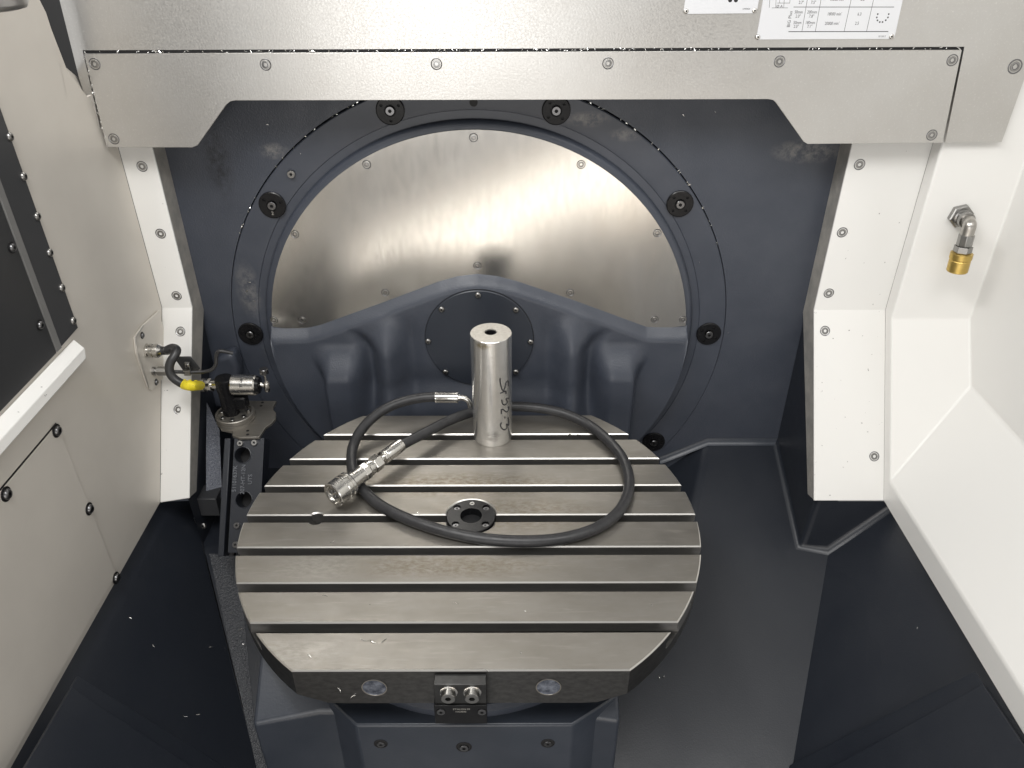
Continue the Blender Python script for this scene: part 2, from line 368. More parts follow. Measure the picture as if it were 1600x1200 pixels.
# left side of the bed
ZF = -200.0; YF = 137.0
lz = lambda y: ZF - RAMPK * (YF - y); nl = V((0, -RAMPK, 1)); pl = V((0, YF, ZF))
lr = lambda px, py: at_plane(px, py, pl, nl)
L1 = lr(323, 882); L2 = lr(402, 1199); L3 = L2 + (L2 - L1) * 1.5; L4 = lr(376, 868); L5 = V((-200, L3.y, L3.z)); L6 = V((-200, YF, ZF))
F1 = at_z(320, 864, ZF); F2 = V((-200, F1.y, ZF)); W0 = V((XL - 34, BL.y + 2, BL.z - 2)); W1 = V((XL - 34, L3.y - 80, BL.z - 14))
NLS = (W0 - L1).cross(L2 - L1).normalized(); Bi = at_plane(301, 781, L1, NLS); Bj = V((strip_l_in - 6, BLi.y + 6, BLi.z - 4)); Sd = V((strip_l_in - 6, YW, ZF)); F3 = V((-200, YW, ZF)); F4 = V((strip_l_in - 6, F1.y + 20, ZF))
bl = MB()
bl.add([L1, L2, L3, L5, F1, F2, W0, W1, Bi, F4, Sd, F3, V((strip_l_in - 6, YW, 150)), V((strip_l_in - 6, YS + 4, ZKL)), Bj],
       [(6, 7, 2, 1, 0), (0, 1, 2, 3, 5, 4), (6, 0, 8), (0, 4, 9, 8), (4, 5, 11, 10, 9), (14, 8, 9), (14, 9, 10, 12, 13)])
tag(bl.build('floor', [M_FLOOR], None, bevel=7, segs=3, merge=True), kind='structure')
# coarse cast ramp face beside the ridge and the lightened coarse patch behind the bracket
rc = MB(); up = V((0, 0, 1.5))
rc.add([lr(327, 866) + up, lr(372, 868) + up, lr(398, 1130) + up, lr(417, 1205) + up, lr(402, 1205) + up], [(0, 1, 2, 3, 4)])
tag(rc.build('floor', M_ROUGHRAMP), kind='structure')
# bed sheets with stepped seams on both slopes
def slope_sheet(name, a, b, c, d, th):
    n = (b - a).cross(d - a).normalized(); n = n if n.z > 0 else -n
    o = MB().prism([p + n * th for p in (a, b, c, d)], -n * (th - 0.4)).build(name, M_FLOOR, None, bevel=0.8)
    return tag(o, kind='structure')
def lerp(a, b, t): return a + (b - a) * t
def edge_at_y(a, b, y): return lerp(a, b, (y - a.y) / (b.y - a.y))
for th, py_w, px_w, py_r, px_r in ((3.5, 1040, 1545, 1199, 1232), (7.0, 1064, 1556, 1225, 1262)):
    nrm_ = (A6 - A5).cross(A7 - A5).normalized()
    a = at_plane(px_r, py_r, A5, nrm_); b = at_plane(px_w, py_w, A5, nrm_); b = lerp(a, b, (XR - 4 - a.x) / (b.x - a.x))
    c0 = V((XR - 4, -620, 0)); c0.z = A5.z - ((c0 - A5).x * nrm_.x + (c0 - A5).y * nrm_.y) / nrm_.z
    slope_sheet('floor', a, b, c0, at_plane(1290, 1600, A5, nrm_), th)
for th, py_w, px_w, py_r, px_r in ((3.5, 1058, 118, 1199, 348), (7.0, 1078, 106, 1225, 330)):
    nrm_ = (W0 - L1).cross(L2 - L1).normalized()
    a = at_plane(px_w, py_w, L1, nrm_); b = at_plane(px_r, py_r, L1, nrm_)
    slope_sheet('floor', a, b, at_plane(420, 1500, L1, nrm_), at_plane(-140, 1500, L1, nrm_), th)

# ================================================================== back casting wall
bw = thing('back_wall', 'dark blue-grey casting wall with the bearing ring round the swivel disc', 'casting wall', (0, YW, 0))
f_y = lambda y: (lambda x, z: (x, y, z))
outer = [(-640, -420), (700, -420), (700, -150), (700, 560), (-640, 560)]
MB().plate(outer, [circle(CX, CZ + 1.8, 418.2, 160)], f_y(YW - 3), (0, 40, 0)).build('casting_face', M_CAST, bw)
rg = MB(); rp = [(421, 60), (417.5, 5.5), (416, 4.2), (380, 4.2), (374, 5.2), (372, 8), (372, 60)]
rg.lathe([(r, h) for r, h in rp], (CX, YW - 9, CZ), (0, 1, 0), 160, False, False)
rg.build('bearing_ring', M_CASTSMOOTH, bw)
MB().lathe([(425, 0), (425, 2)], (CX, YW + 20, CZ), (0, 1, 0), 64).build('recess_floor', M_HOLE, bw)
MB().lathe([(374, 0), (355, 0)], (CX, YW - 2.5, CZ), (0, -1, 0), 160, False, False).build('groove_floor', M_CASTSMOOTH, bw)
YR = YW - 9 + 4.2               # ring face
caps = [(610, 172), (869, 172), (426, 320), (1062, 318), (392, 521), (1107, 521), (1021, 690)]
capm = None
for i, (px, py) in enumerate(caps):
    c = at_y(px, py, YR); nh = 3 if i in (0, 2) else 4
    b = MB(); hs = []
    ph = [30, 40, 20, 45, 0, 60, 10][i]
    for j in range(nh): a = R(ph + 360 / nh * j); hs.append(circle(14.5 * math.cos(a), 14.5 * math.sin(a), 2.3, 10))
    hs.append(circle(0, 0, 8.6, 20))
    b.plate(circle(0, 0, 19.6, 40), hs, lambda x, z: (c.x + x, YR - 3.2, c.z + z), (0, 3, 0), floor=1, back=False)
    b.lathe([(21, 0), (21, 2.2), (19.6, 3.2)], (c.x, YR, c.z), (0, -1, 0), 40, False, False)
    cap = b.build('clamp_cap', [M_BLACK, M_HOLE], bw, ang=25)
    screw('capblack', (c.x, YR - 0.3, c.z), (0, -1, 0), cap, 1.0)
c = at_y(426, 328, YR); text('2', 8, (c.x, YR - 3.4, c.z - 4.5), (1, 0, 0), (0, -1, 0), M_SEAL, bw, 'stamped_number')
c = at_y(456, 271, YR)
screw('cap', (c.x, YR, c.z), (0, -1, 0), bw, 0.9, 'grease_screw')
c = at_y(740, 160, YR); MB().lathe([(6, 0), (6, 0.6)], (c.x, YR, c.z), (0, -1, 0), 16).build('bolt_hole', M_HOLE, bw)
# sight glass in the groove at the top of the disc
c = at_y(740, 182, 372)
MB().lathe([(17, 0), (17, 5), (15, 8), (11, 10), (6, 11.5)], (c.x, 380, c.z + 6), (0, -1, 0), 32).build('sight_glass', M_CHROME, bw)

# ================================================================== swivel cradle
sw = thing('swivel_cradle', 'dark swivel casting with steel half-round plate that carries the rotary table', 'swivel casting', (CX, 352, CZ))
MB().lathe([(361, 60), (361, 8), (359, 3.5), (355, 0.8), (350, 0), (1, 0)], (CX, 351, CZ), (0, 1, 0), 160, False, True).build('swivel_disc', M_CAST, sw)
def ztop(x):
    K = [(-400, 113), (-300, 114), (-285, 115), (-262, 121), (-153, 163), (-60, 200), (-30, 209), (2, 213), (34, 209), (66, 200), (163, 164), (262, 124), (284, 115), (300, 114), (400, 113)]
    for (a, za), (b, zb) in zip(K, K[1:]):
        if x <= b: return za + (zb - za) * (x - a) / (b - a)
    return 113
half = [(CX + 348.5 * math.cos(t), CZ + 348.5 * math.sin(t)) for t in [R(3.9) + (math.pi - R(7.8)) * i / 96 for i in range(97)]]
low = [(x, ztop(x) - 8) for x in (-300, -285, -262, -153, -60, -30, 2, 34, 66, 163, 262, 284, 300)]
dp = MB().plate(half + low, [], f_y(348.2), (0, 2.6, 0)).build('disc_plate', M_DISC, sw, ang=20)
for px, py in ((740, 215), (573, 257), (908, 257), (461, 366), (1027, 364), (746, 415), (602, 457), (891, 457), (428, 500), (472, 500), (1023, 499), (1067, 499)):
    p = at_y(px, py, 348.2); screw('flush', p, (0, -1, 0), dp, 0.88)
def depth(x, z):
    a = abs(x - 3); t = ztop(x) - z
    d = 17 * sst(0, 26, t) ** 0.7
    d += 24 * math.exp(-((a - 156) / 24) ** 2) * sst(150, 70, z)
    ac = 186 + 40 * sst(70, 150, z)
    d -= 15 * math.exp(-((a - ac) / 13) ** 2) * sst(122, 72, z) * sst(-70, 20, z)
    hard = sst(70, 10, z)
    out = sst(290 - 20 * hard, 250 + 11 * hard, a)
    d += 30 * sst(92, 26, z) * sst(184, 226, a) * out
    d += 22 * sst(20, -60, z) * sst(215, 150, a)
    d -= 6 * math.exp(-((a - 116) / 16) ** 2) * sst(150, 90, z)
    return d
nx, nz = 220, 120; cb = MB(); vs = []
for i in range(nx + 1):
    x = -352 + 709 * i / nx
    if abs(x - CX) > 351: x = CX + math.copysign(351, x)
    zt = ztop(x)
    for j in range(nz + 1):
        z = zt - (zt - max(-250, CZ - math.sqrt(max(0, 351.5 ** 2 - (x - CX) ** 2)))) * (j / nz) ** 1.35
        vs.append((x, 350.2 - depth(x, z), z))
cb.add(vs, [(i * (nz + 1) + j, i * (nz + 1) + j + 1, (i + 1) * (nz + 1) + j + 1, (i + 1) * (nz + 1) + j) for i in range(nx) for j in range(nz)])
cb.build('cradle_front', M_CAST, sw, ang=80)
cy = 329.0
hc = MB().lathe([(90.5, 8), (90.5, 0.8), (89.6, 0), (1, 0)], (3, cy, 98), (0, 1, 0), 96, False, True).build('hub_cover', M_COVER, sw)
MB().lathe([(91.4, 0), (91.4, 12)], (3, cy + 3.5, 98), (0, 1, 0), 96).build('hub_cover_gap', M_HOLE, sw)
for px, py in ((747, 461), (690, 483), (806, 484), (669, 533), (829, 534), (696, 581), (806, 581)):
    screw('dome', at_y(px, py, cy), (0, -1, 0), hc, 0.78)
# the arm and bearing housing under the table
arm = MB()
def arm_ring(x, y0): return [(x, y, z) for y, z in ((y0, -520), (y0, -130), (y0 + 68, -78), (y0 + 112, -70), (300, -70), (300, -520))]
arm.loft([arm_ring(-262, -229), arm_ring(-184, -212), arm_ring(100, -212), arm_ring(190, -226)])
arm.build('cradle_arm', M_ARM_DIM, sw, bevel=5, segs=3)
pl_ = [(-131, -242), (130, -242), (186, -204), (215, -60), (215, 100), (-215, 100), (-215, -60), (-172, -206)]
hs = MB(); hs.prism([(x, y, -112) for x, y in pl_], (0, 0, -400)); ho = hs.build('bearing_housing', M_ARM_DIM, sw, bevel=3, segs=2)
MB().lathe([(232, 0), (232, 10), (226, 16), (214, 17), (214, 40)], (0, 0, -112), (0, 0, 1), 96).build('bearing_lip', M_CAST, sw)
for px, py, k in ((595, 1162, 1), (725, 1167, 1.15), (856, 1161, 1)):
    p = at_y(px, py, -242)
    MB().lathe([(8.5 * k, 0), (8.5 * k, 0.5), (7.6 * k, 0.7), (7.2 * k, 0.2)], (p.x, -242, p.z), (0, -1, 0), 24, mi=0).build('plug_hole', [M_HOLE], ho)
    screw('capblack', (p.x, -238.5, p.z - 1), (0, -1, 0), ho, 0.75 * k)

# ================================================================== rotary table
tb = thing('rotary_table', 'round steel machine table with T-slots and a flat front edge', 'machine table', (0, 0, 0))
RT = 313.0
def strip_outline(y0, y1, inset, bites, n=12):
    """outline of one table land between y0 and y1 (front to back), both ends on the table circle"""
    r = RT - inset; a = y0 + inset; b = y1 - inset
    xa = math.sqrt(r * r - a * a); xb = math.sqrt(r * r - b * b)
    pts = [(-xa, a)]
    for (bx, hw, dp_, side) in bites:
        if side == 'f': pts += [(bx - (hw + inset) * math.cos(math.pi * i / 16), a + (dp_) * math.sin(math.pi * i / 16)) for i in range(17)]
    t0 = math.atan2(a, xa); t1 = math.atan2(b, xb)
    pts += [(r * math.cos(t0 + (t1 - t0) * i / n), r * math.sin(t0 + (t1 - t0) * i / n)) for i in range(n)]
    pts.append((xb, b))
    t0 = math.pi - math.atan2(b, xb); t1 = math.pi - math.atan2(a, xa)
    for (bx, hw, dp_, side) in bites:
        if side == 'b': pts += [(bx + (hw + inset) * math.cos(math.pi * i / 16), b - (dp_) * math.sin(math.pi * i / 16)) for i in range(17)]
    pts += [(r * math.cos(t0 + (t1 - t0) * i / n), r * math.sin(t0 + (t1 - t0) * i / n)) for i in range(n)]
    return pts
slots = [-189 + 63 * k for k in range(7)]
edges = [-249.5] + [e for s_ in slots for e in (s_ - 7, s_ + 7)] + [249.5]
for k in range(8):
    y0, y1 = edges[2 * k], edges[2 * k + 1]
    bites = [(-214, 8, 4.5, 'f'), (0.4, 34.6, 32.3, 'f')] if k == 4 else ([(0.4, 32.8, 23.2, 'b'), (-214, 8, 4.5, 'b')] if k == 3 else [])
    fy = 0 if k == 0 else 6; by = 0 if k == 7 else 6
    rings = [[(x, y, 0) for x, y in strip_outline(y0, y1, 1.5, bites)], [(x, y, -1.5) for x, y in strip_outline(y0, y1, 0, bites)],
             [(x, y, -13) for x, y in strip_outline(y0, y1, 0, bites)], [(x, y, -13) for x, y in strip_outline(y0 + fy, y1 - by, 0, bites)],
             [(x, y, -23.95) for x, y in strip_outline(y0 + fy, y1 - by, 0, bites)]]
    rings = rings[::-1]
    st = MB().loft(rings, mis=[2, 2, 2, 1, 0]); st.m[-2] = 2
    st.build('table_land', [M_STEEL, M_EDGE, M_SLOT if k else M_STEELSIDE], tb, ang=25)
# body under the slots: flat front and back, bevelled underside
def body_ring(r, z, yc=249.5, n=40):
    t = math.asin(min(1, yc / r)); pts = []
    for i in range(n + 1): a = -t + 2 * t * i / n; pts.append((r * math.cos(a), r * math.sin(a), z))
    for i in range(n + 1): a = math.pi - t + 2 * t * i / n; pts.append((r * math.cos(a), r * math.sin(a), z))
    return pts
rg_ = [body_ring(285, -58), body_ring(294, -57), body_ring(RT, -41), body_ring(RT, -24)]
tbody = MB().loft(rg_).build('table_body', M_STEELSIDE, tb, ang=30)
for px, py in ((585, 1074), (857, 1073)):
    p = at_y(px, py, -249.5)
    MB().lathe([(14.2, 0), (14.2, 0.3), (13.2, 0.5), (12.8, 0.1)], (p.x, -249.5, p.z), (0, -1, 0), 32, True, True).build('lifting_hole', mat('bluish_hole', (0.075, 0.085, 0.11), 0.25, 0.5, vary=(120, (0.25, 0.27, 0.32), 1.0)), tbody)  # flat bluish mottled disc in place of the hole
    MB().lathe([(14.2, 0.2), (14.6, 0.9), (13.4, 0.9), (13.2, 0.2)], (p.x, -249.5, p.z), (0, -1, 0), 32, False, False).build('hole_rim', M_STEEL, tbody)
# black centre flange
hub = MB()
hp = (0.4, 4.6)
hls = [circle(hp[0], hp[1], 15.2, 32)] + [circle(hp[0] + dx, hp[1] + dy, 5.3, 16) for dx, dy in ((-20.5, 17), (20.5, 17), (-20.5, -17), (20.5, -17))]
hub.plate(circle(*hp, 33.2, 48), hls, lambda x, y: (x, y, 0.5), (0, 0, -12), floor=1, back=False)
hub.lathe([(34, -12), (34, -0.3), (33.2, 0.5)], (hp[0], hp[1], 0), (0, 0, 1), 48, False, False)
ho_ = hub.build('centre_flange', [M_BLACK, M_HOLE], tb, ang=25)
MB().box((13.2, -8, -10), (14.2, 10, -7.5)).build('flange_key', M_BLACK, ho_)
for dx, dy in ((-20.5, 17), (20.5, 17), (-20.5, -17), (20.5, -17)): screw('capblack', (hp[0] + dx, hp[1] + dy, -6.2), (0, 0, 1), ho_, 0.66)
screw('cap', (hp[0] + 0.5, hp[1] + 24.5, -2.2), (0, 0, 1), ho_, 0.55)
# black clamp block on the front edge
cb_ = thing('edge_block', 'black clamp block with two cap screws on the front edge of the round table', 'clamp block', (0, -262, -38))
MB().box((-29.5, -264, -39), (28.5, -249.9, -5)).build('upper_block', mat('worn_black_steel', (0.05, 0.05, 0.05), 0.35, 0.8, vary=(60, (0.09, 0.09, 0.09), 0.6)), cb_, bevel=0.7)
lb = MB().box((-31, -266, -73), (28.5, -250.4, -39.4)).build('name_block', M_BLACK, cb_, bevel=0.6)
for px, py in ((701, 1081), (738, 1081)):
    p = at_y(px, py, -264)
    MB().lathe([(10.3, 0), (10.3, 1.2), (9.6, 1.6)], (p.x, -264, p.z), (0, -1, 0), 28).build('washer', M_CHROME, cb_)
    screw('cap', (p.x, -265.4, p.z), (0, -1, 0), cb_, 1.25)
for px in (689, 753):
    p = at_y(px, 1112, -266); screw('capblack', (p.x, -262.5, p.z), (0, -1, 0), lb, 0.75)
p = at_y(721, 1110, -266)
text('ETALON M', 3.9, (p.x, -266.15, p.z + 2.2), (1, 0, 0), (0, -1, 0), M_SEAL, lb)
text('10424042', 3.2, (p.x - 1, -266.15, p.z - 2.4), (1, 0, 0), (0, -1, 0), M_SEAL, lb)

# ================================================================== steel bar
BX, BY, BRD, BH = 27.0, 192.0, 30.6, 187.0
br = thing('steel_bar', 'upright turned steel bar with handwritten marking standing on the table', 'steel bar', (BX, BY, 0))
MB().lathe([(BRD - 0.8, 0.1), (BRD, 0.9), (BRD, BH - 0.8), (BRD - 0.7, BH - 0.05)], (BX, BY, 0), (0, 0, 1), 96, True, False).build('bar_body', M_BAR, br)
MB().plate(circle(BX, BY, BRD - 0.7, 96), [circle(BX - 0.4, BY + 2, 9.2, 32)], lambda x, y: (x, y, BH), (0, 0, -9), floor=1, back=False).build('bar_end', [M_BARTOP, M_HOLE], br, ang=25)
MB().lathe([(9.0, -9), (9.0, -1.6), (8.3, -1.0), (6.8, -1.0), (6.2, -4), (6.0, -8.5)], (BX - 0.4, BY + 2, BH), (0, 0, 1), 6 * 4, False, False).build('socket_plug', M_BLACK, br)
strokes = [  # the marking "St 52.3", in pixels of the photograph, wrapped on the bar
    [(781.3, 591), (781.6, 598), (783.5, 605), (785.2, 609.5), (788, 608), (789.5, 602), (791, 597), (793, 595), (794.3, 597), (794.3, 603)],
    [(785.2, 609.5), (788, 611), (790.5, 613), (790.3, 615.5)], [(781.5, 614.5), (786, 612.5), (790.8, 611)],
    [(794.5, 622), (791, 623), (792.5, 628), (790.5, 631.5), (787.5, 632.5), (784.8, 630), (784, 624.5)],
    [(794.3, 635), (794.5, 640), (792, 643.5), (789, 642), (785.5, 639.5), (783.5, 640), (783.3, 646.5)],
    [(788.8, 651), (789.0, 653.3)],
    [(794, 652.5), (794.8, 658), (794.6, 664.5), (791.5, 662.5), (792, 668), (788, 671.5), (784, 669), (782, 664.5), (783.5, 660)]]
wr = MB()
def on_bar(px, py):
    d = _ray(px, py); o2 = CAM - V((BX, BY, 0)); a = d.x ** 2 + d.y ** 2; b = o2.x * d.x + o2.y * d.y; c_ = o2.x ** 2 + o2.y ** 2 - (BRD + 0.1) ** 2
    disc = b * b - a * c_
    if disc < 0: disc = 0
    return CAM + d * ((-b - math.sqrt(disc)) / a)
for st_ in strokes:
    pts = spline([on_bar(*p) for p in st_], 5); wr.tube(pts, 1.0, 6)
wr.build('handwriting', M_INK, br)

# ================================================================== hydraulic hose
def pz(L): return [at_z(px, py, z) for px, py, z in L]
hz_ = thing('hydraulic_hose', 'black rubber hydraulic hose looped on the table with steel couplings', 'hose', at_z(760, 800, 0))
loop = pz([(683, 620, 44), (655, 622, 44), (622, 630, 42), (592, 645, 36), (566, 670, 26), (551, 700, 15), (551, 735, 9), (565, 763, 8.2), (592, 788, 8), (630, 808, 8), (680, 826, 8), (735, 839, 8), (790, 845, 8),
           (845, 845, 8), (895, 838, 8), (938, 822, 8), (968, 798, 8), (982, 768, 8), (981, 738, 8.5), (970, 712, 9), (950, 688, 10), (920, 664, 12), (884, 647, 15), (845, 638, 18), (805, 635, 20), (768, 638, 21), (735, 645, 23), (700, 658, 25), (665, 676, 27), (622, 698, 29)])
RH = 8.0
MB().tube(spline(loop, 6), RH, 18).build('hose_tube', M_RUBBER, hz_, ang=70)
a, b = pz([(680, 620.5, 44), (716, 621, 44)])
MB().lathe([(8.3, 0), (9.4, 0.6), (9.4, 4), (9.1, 4.4), (9.1, (b - a).length - 3), (9.5, (b - a).length - 2.6), (9.5, (b - a).length - 0.5), (8.6, (b - a).length)], a, b - a, 28).build('ferrule', M_CHROME, hz_)
e = pz([(714, 621, 44), (720, 621, 44), (726, 622, 43), (731, 625, 40), (734, 630, 34), (735, 636, 27)])
MB().tube(spline(e, 5), [4.6] * 26, 14).build('elbow_pipe', M_CHROME, hz_)
MB().lathe([(6.2, 0), (6.2, 2.5)], e[1] - (b - a).normalized() * 4, b - a, 20).build('collar', M_CHROME, hz_)
q0, q1 = at_z(625, 696, 29.5), at_z(520, 774, 27)
dq = q1 - q0; Lq = dq.length; dn = dq.normalized()
def along(px, py): # distance along the coupling axis of the photograph's point
    t = ((px - 625) * (520 - 625) + (py - 696) * (774 - 696)) / ((520 - 625) ** 2 + (774 - 696) ** 2); return t * Lq
s1 = along(596, 716)
MB().lathe([(8.4, -2), (10.2, -1.4), (10.2, s1 - 6), (9.6, s1 - 5), (10.4, s1 - 4), (10.4, s1 - 2.5), (9.6, s1 - 2), (10.4, s1 - 1), (10.0, s1 + 1)], q0, dq, 30).build('ferrule', M_CHROME, hz_)
MB().lathe([(6.2, s1 + 1), (6.2, s1 + 8)], q0, dq, 24).build('nipple', M_CHROME, hz_)
s2 = along(590, 722)
MB().lathe([(10.6, s2 - 2), (12.6, s2 - 0.5), (12.6, s2 + 12), (10.6, s2 + 13.5)], q0, dq, 6).build('hex_nut', M_CHROME, hz_, bevel=0.5)
s3 = along(578, 732)
MB().lathe([(9.6, s3 - 3), (9.6, s3), (12.0, s3 + 0.5), (12.0, s3 + 4), (11.2, s3 + 4.6), (12.0, s3 + 5.2), (12.0, s3 + 7.5), (11, s3 + 8)], q0, dq, 30).build('knurled_ring', M_CHROME, hz_)
MB().lathe([(11.2, s3 + 8), (13.4, s3 + 9), (13.4, s3 + 18), (12.2, s3 + 19)], q0, dq, 8).build('hex_nut', M_CHROME, hz_, bevel=0.5)
s4 = along(545, 757)
MB().lathe([(12.2, s3 + 18.5), (12.2, s3 + 34), (13.0, s3 + 34.6), (13.0, s4)], q0, dq, 32).build('coupling_body', M_CHROME, hz_)
end = Lq * 1.0
MB().lathe([(13, s4 - 2), (17.6, s4), (18.4, s4 + 1.5), (18.4, s4 + 5), (16.9, s4 + 6), (16.9, s4 + 9), (18.4, s4 + 10), (18.4, s4 + 13), (17.6, s4 + 14), (18.2, s4 + 15), (18.2, end - 1.2), (17.2, end), (14.2, end), (13.8, end - 4), (2, end - 4)], q0, dq, 48, True, True).build('locking_sleeve', M_CHROME, hz_, ang=28)
u_ = dn.orthogonal().normalized(); v_ = dn.cross(u_)
pins = MB()
for k in range(4):
    a_ = R(45 + 90 * k); c_ = q0 + dn * (end - 4) + (u_ * math.cos(a_) + v_ * math.sin(a_)) * 6.5
    pins.lathe([(3.3, 0), (3.3, 1.5), (2.4, 2.2)], c_, dn, 14)
pins.build('socket_pins', M_SCREWDARK, hz_)

# ================================================================== left wall
lw = thing('left_wall', 'beige sheet-metal side wall on the left with white screwed edge strip', 'wall panel', (XL, 0, -90))
def X(pts, x=XL): return [at_x(px, py, x) for px, py in pts]
YFRONT = -1050
ps = [V((XL, YFRONT, BL.z - 8)), V((XL, BL.y, BL.z)), V((XL, YS, ZKL)), V((XL, YS, 505)), at_x(137, 152, XL), at_x(105, 110, XL), at_x(80, 45, XL), at_x(72, 20, XL), at_x(62, 0, XL), V((XL, 190, 720)), V((XL, 170, 1000)), V((XL, YFRONT, 1000))]
MB().prism(ps, (-4, 0, 0)).build('side_sheet', M_BEIGE, lw)
def leaning_strip(name, xi, xo, zk, bi, bo, parent):
    b = MB(); n = (V((0, YS - bi.y, zk - bi.z))).normalized(); 
    fr = [V((xi, YS, 520)), V((xi, YS, zk)), V((xi, bi.y, bi.z)), V((xo, bo.y, bo.z)), V((xo, YS, zk)), V((xo, YS, 520))]
    o1 = V((0, 4, 0)); o2 = V((0, 4, -2.4))
    bk = [p + (o1 if i in (0, 1, 4, 5) else V((0, 2.4, -2.4))) for i, p in enumerate(fr)]
    b.add(fr + bk, [(0, 1, 4, 5), (1, 2, 3, 4), (6, 11, 10, 7), (7, 10, 9, 8), (0, 6, 7, 1), (1, 7, 8, 2), (2, 8, 9, 3), (3, 9, 10, 4), (4, 10, 11, 5)])
    return b.build(name, M_WHITE, parent, bevel=0.8)
sl = leaning_strip('edge_strip', strip_l_in, XL + 0.3, ZKL, BLi, BL + V((0.3, 0, 0)), lw)
NLEAN = V((0, -(ZKL - BL.z), (YS - BL.y))).normalized()
def lean_pt(px, py, zk, bo): return at_plane(px, py, (0, YS, zk), V((0, -(zk - bo.z), YS - bo.y)))
for px, py in ((222, 260), (251, 365), (276, 462)): screw('flush', at_y(px, py, YS), (0, -1, 0), sl, 1.05)
for px, py in ((282, 518), (279, 640), (278, 762)): screw('flush', lean_pt(px, py, ZKL, BL), NLEAN, sl, 1.05)
def seal(name, x, zk, bi, dx, parent):
    b = MB(); d = 40
    fr = [V((x, YS + 3, 520)), V((x, YS + 3, zk)), V((x, bi.y + 3, bi.z - 1))]
    bk = [V((x, YW, 520)), V((x, YW, zk - 22)), V((x, bi.y + 28, bi.z - 10))]
    b.add(fr + bk + [p + V((dx, 0, 0)) for p in fr + bk], [(0, 1, 4, 3), (1, 2, 5, 4), (6, 9, 10, 7), (7, 10, 11, 8), (3, 4, 10, 9), (4, 5, 11, 10), (2, 8, 11, 5)])
    return b.build(name, M_SEAL, parent)
seal('sealing_edge', strip_l_in - 0.5, ZKL, BLi, -4, lw)
# access cover with dome screws
acc = [at_x(87, 663, XL), at_x(183, 906, XL)]; zt_ = acc[0].z
cov = [V((XL, acc[0].y, acc[0].z)), V((XL, acc[0].y + 2, -88)), V((XL, -620, -92)), V((XL, -620, acc[0].z))]
ac = MB().prism([p + V((2.2, 0, 0)) for p in cov], (-1.6, 0, 0)).build('access_cover', M_BEIGE, lw, bevel=0.5)
MB().prism([p + V((0.35, d1, d2)) for p, d1, d2 in zip(cov, (1.2, 1.2, 0, 0), (1.8, 0, 0, 1.8))], (-0.3, 0, 0)).build('cover_gap', M_HOLE, lw)
for px, py in ((88, 673), (9, 772), (139, 795), (181, 903)): screw('domedark', at_x(px, py, XL + 2.2), (1, 0, 0), ac, 0.98)
# window: dark pane, grey bar, dark frame with dome screws, light ledge below
wc = at_x(119, 512, XL)
fr_ = [V((XL + 2.5, wc.y, wc.z)), V((XL + 2.5, at_x(0, 205, XL).y + 8, 700)), V((XL + 2.5, at_x(0, 205, XL).y - 44, 700)), V((XL + 2.5, wc.y - 46, wc.z - 2))]
fm = MB().prism(fr_, (-2.2, 0, 0)).build('window_frame', M_FRAMEDARK, lw, bevel=0.4)
gl = MB().prism([V((XL + 1.6, wc.y - 58, wc.z - 4)), V((XL + 1.6, wc.y - 62, 700)), V((XL + 1.6, -900, 700)), V((XL + 1.6, -900, wc.z - 10))], (-1.2, 0, 0)).build('window_pane', M_GLASS, lw)
MB().prism([V((XL + 3.2, wc.y - 46.5, wc.z - 3)), V((XL + 3.2, wc.y - 50, 700)), V((XL + 3.2, wc.y - 61, 700)), V((XL + 3.2, wc.y - 57.5, wc.z - 3))], (-2.4, 0, 0)).build('window_bar', M_FRAMEGREY, lw, bevel=0.5)
for px, py in ((15, 212), (34, 275), (56, 337), (75, 394), (95, 448), (112, 500)):
    p = at_x(px, py, XL); screw('dome', V((XL + 2.5, wc.y - 6, p.z)), (1, 0, 0), fm, 0.78)
for px, py in ((18, 387), (62, 508)): screw('domedark', at_x(px, py, XL + 1.8), (1, 0, 0), gl, 0.75)
lz0 = wc.z - 9; lz1 = at_x(105, 560, XL).z - 14
led = [(wc.y - 14, lz0), (wc.y - 26, lz1), (-900, lz1 - 6), (-900, lz0 - 4)]
MB().add([V((XL + 0.4, y, z)) for y, z in led] + [V((XL + 15, led[0][0] - 6, lz0 - 10)), V((XL + 17, led[1][0] - 2, lz1 + 7)), V((XL + 17, -900, lz1)), V((XL + 15, -900, lz0 - 14))],
         [(4, 5, 6, 7), (0, 4, 7, 3), (1, 2, 6, 5), (0, 1, 5, 4), (2, 3, 7, 6), (0, 3, 2, 1)]).build('window_ledge', M_WHITE, lw, bevel=1.0)
# dark grey side cover behind the wall edge, top left
dcov = MB().prism([V((-720, 330, 480)), V((-527, 330, 480)), V((-527, 330, 1000)), V((-720, 330, 1000))], (0, 4, 0)).build('side_cover', M_BELLOWS, None)
tag(dcov, 'dark grey cover sheet in the gap beside the column cover', 'cover sheet')
fl = [at_x(93, 97, XL), at_y(124, 123, 300), at_y(137, 152, 298), at_x(104, 149, XL)]
MB().prism(fl, (0, 0, -3)).build('folded_flange', M_BEIGE, lw)

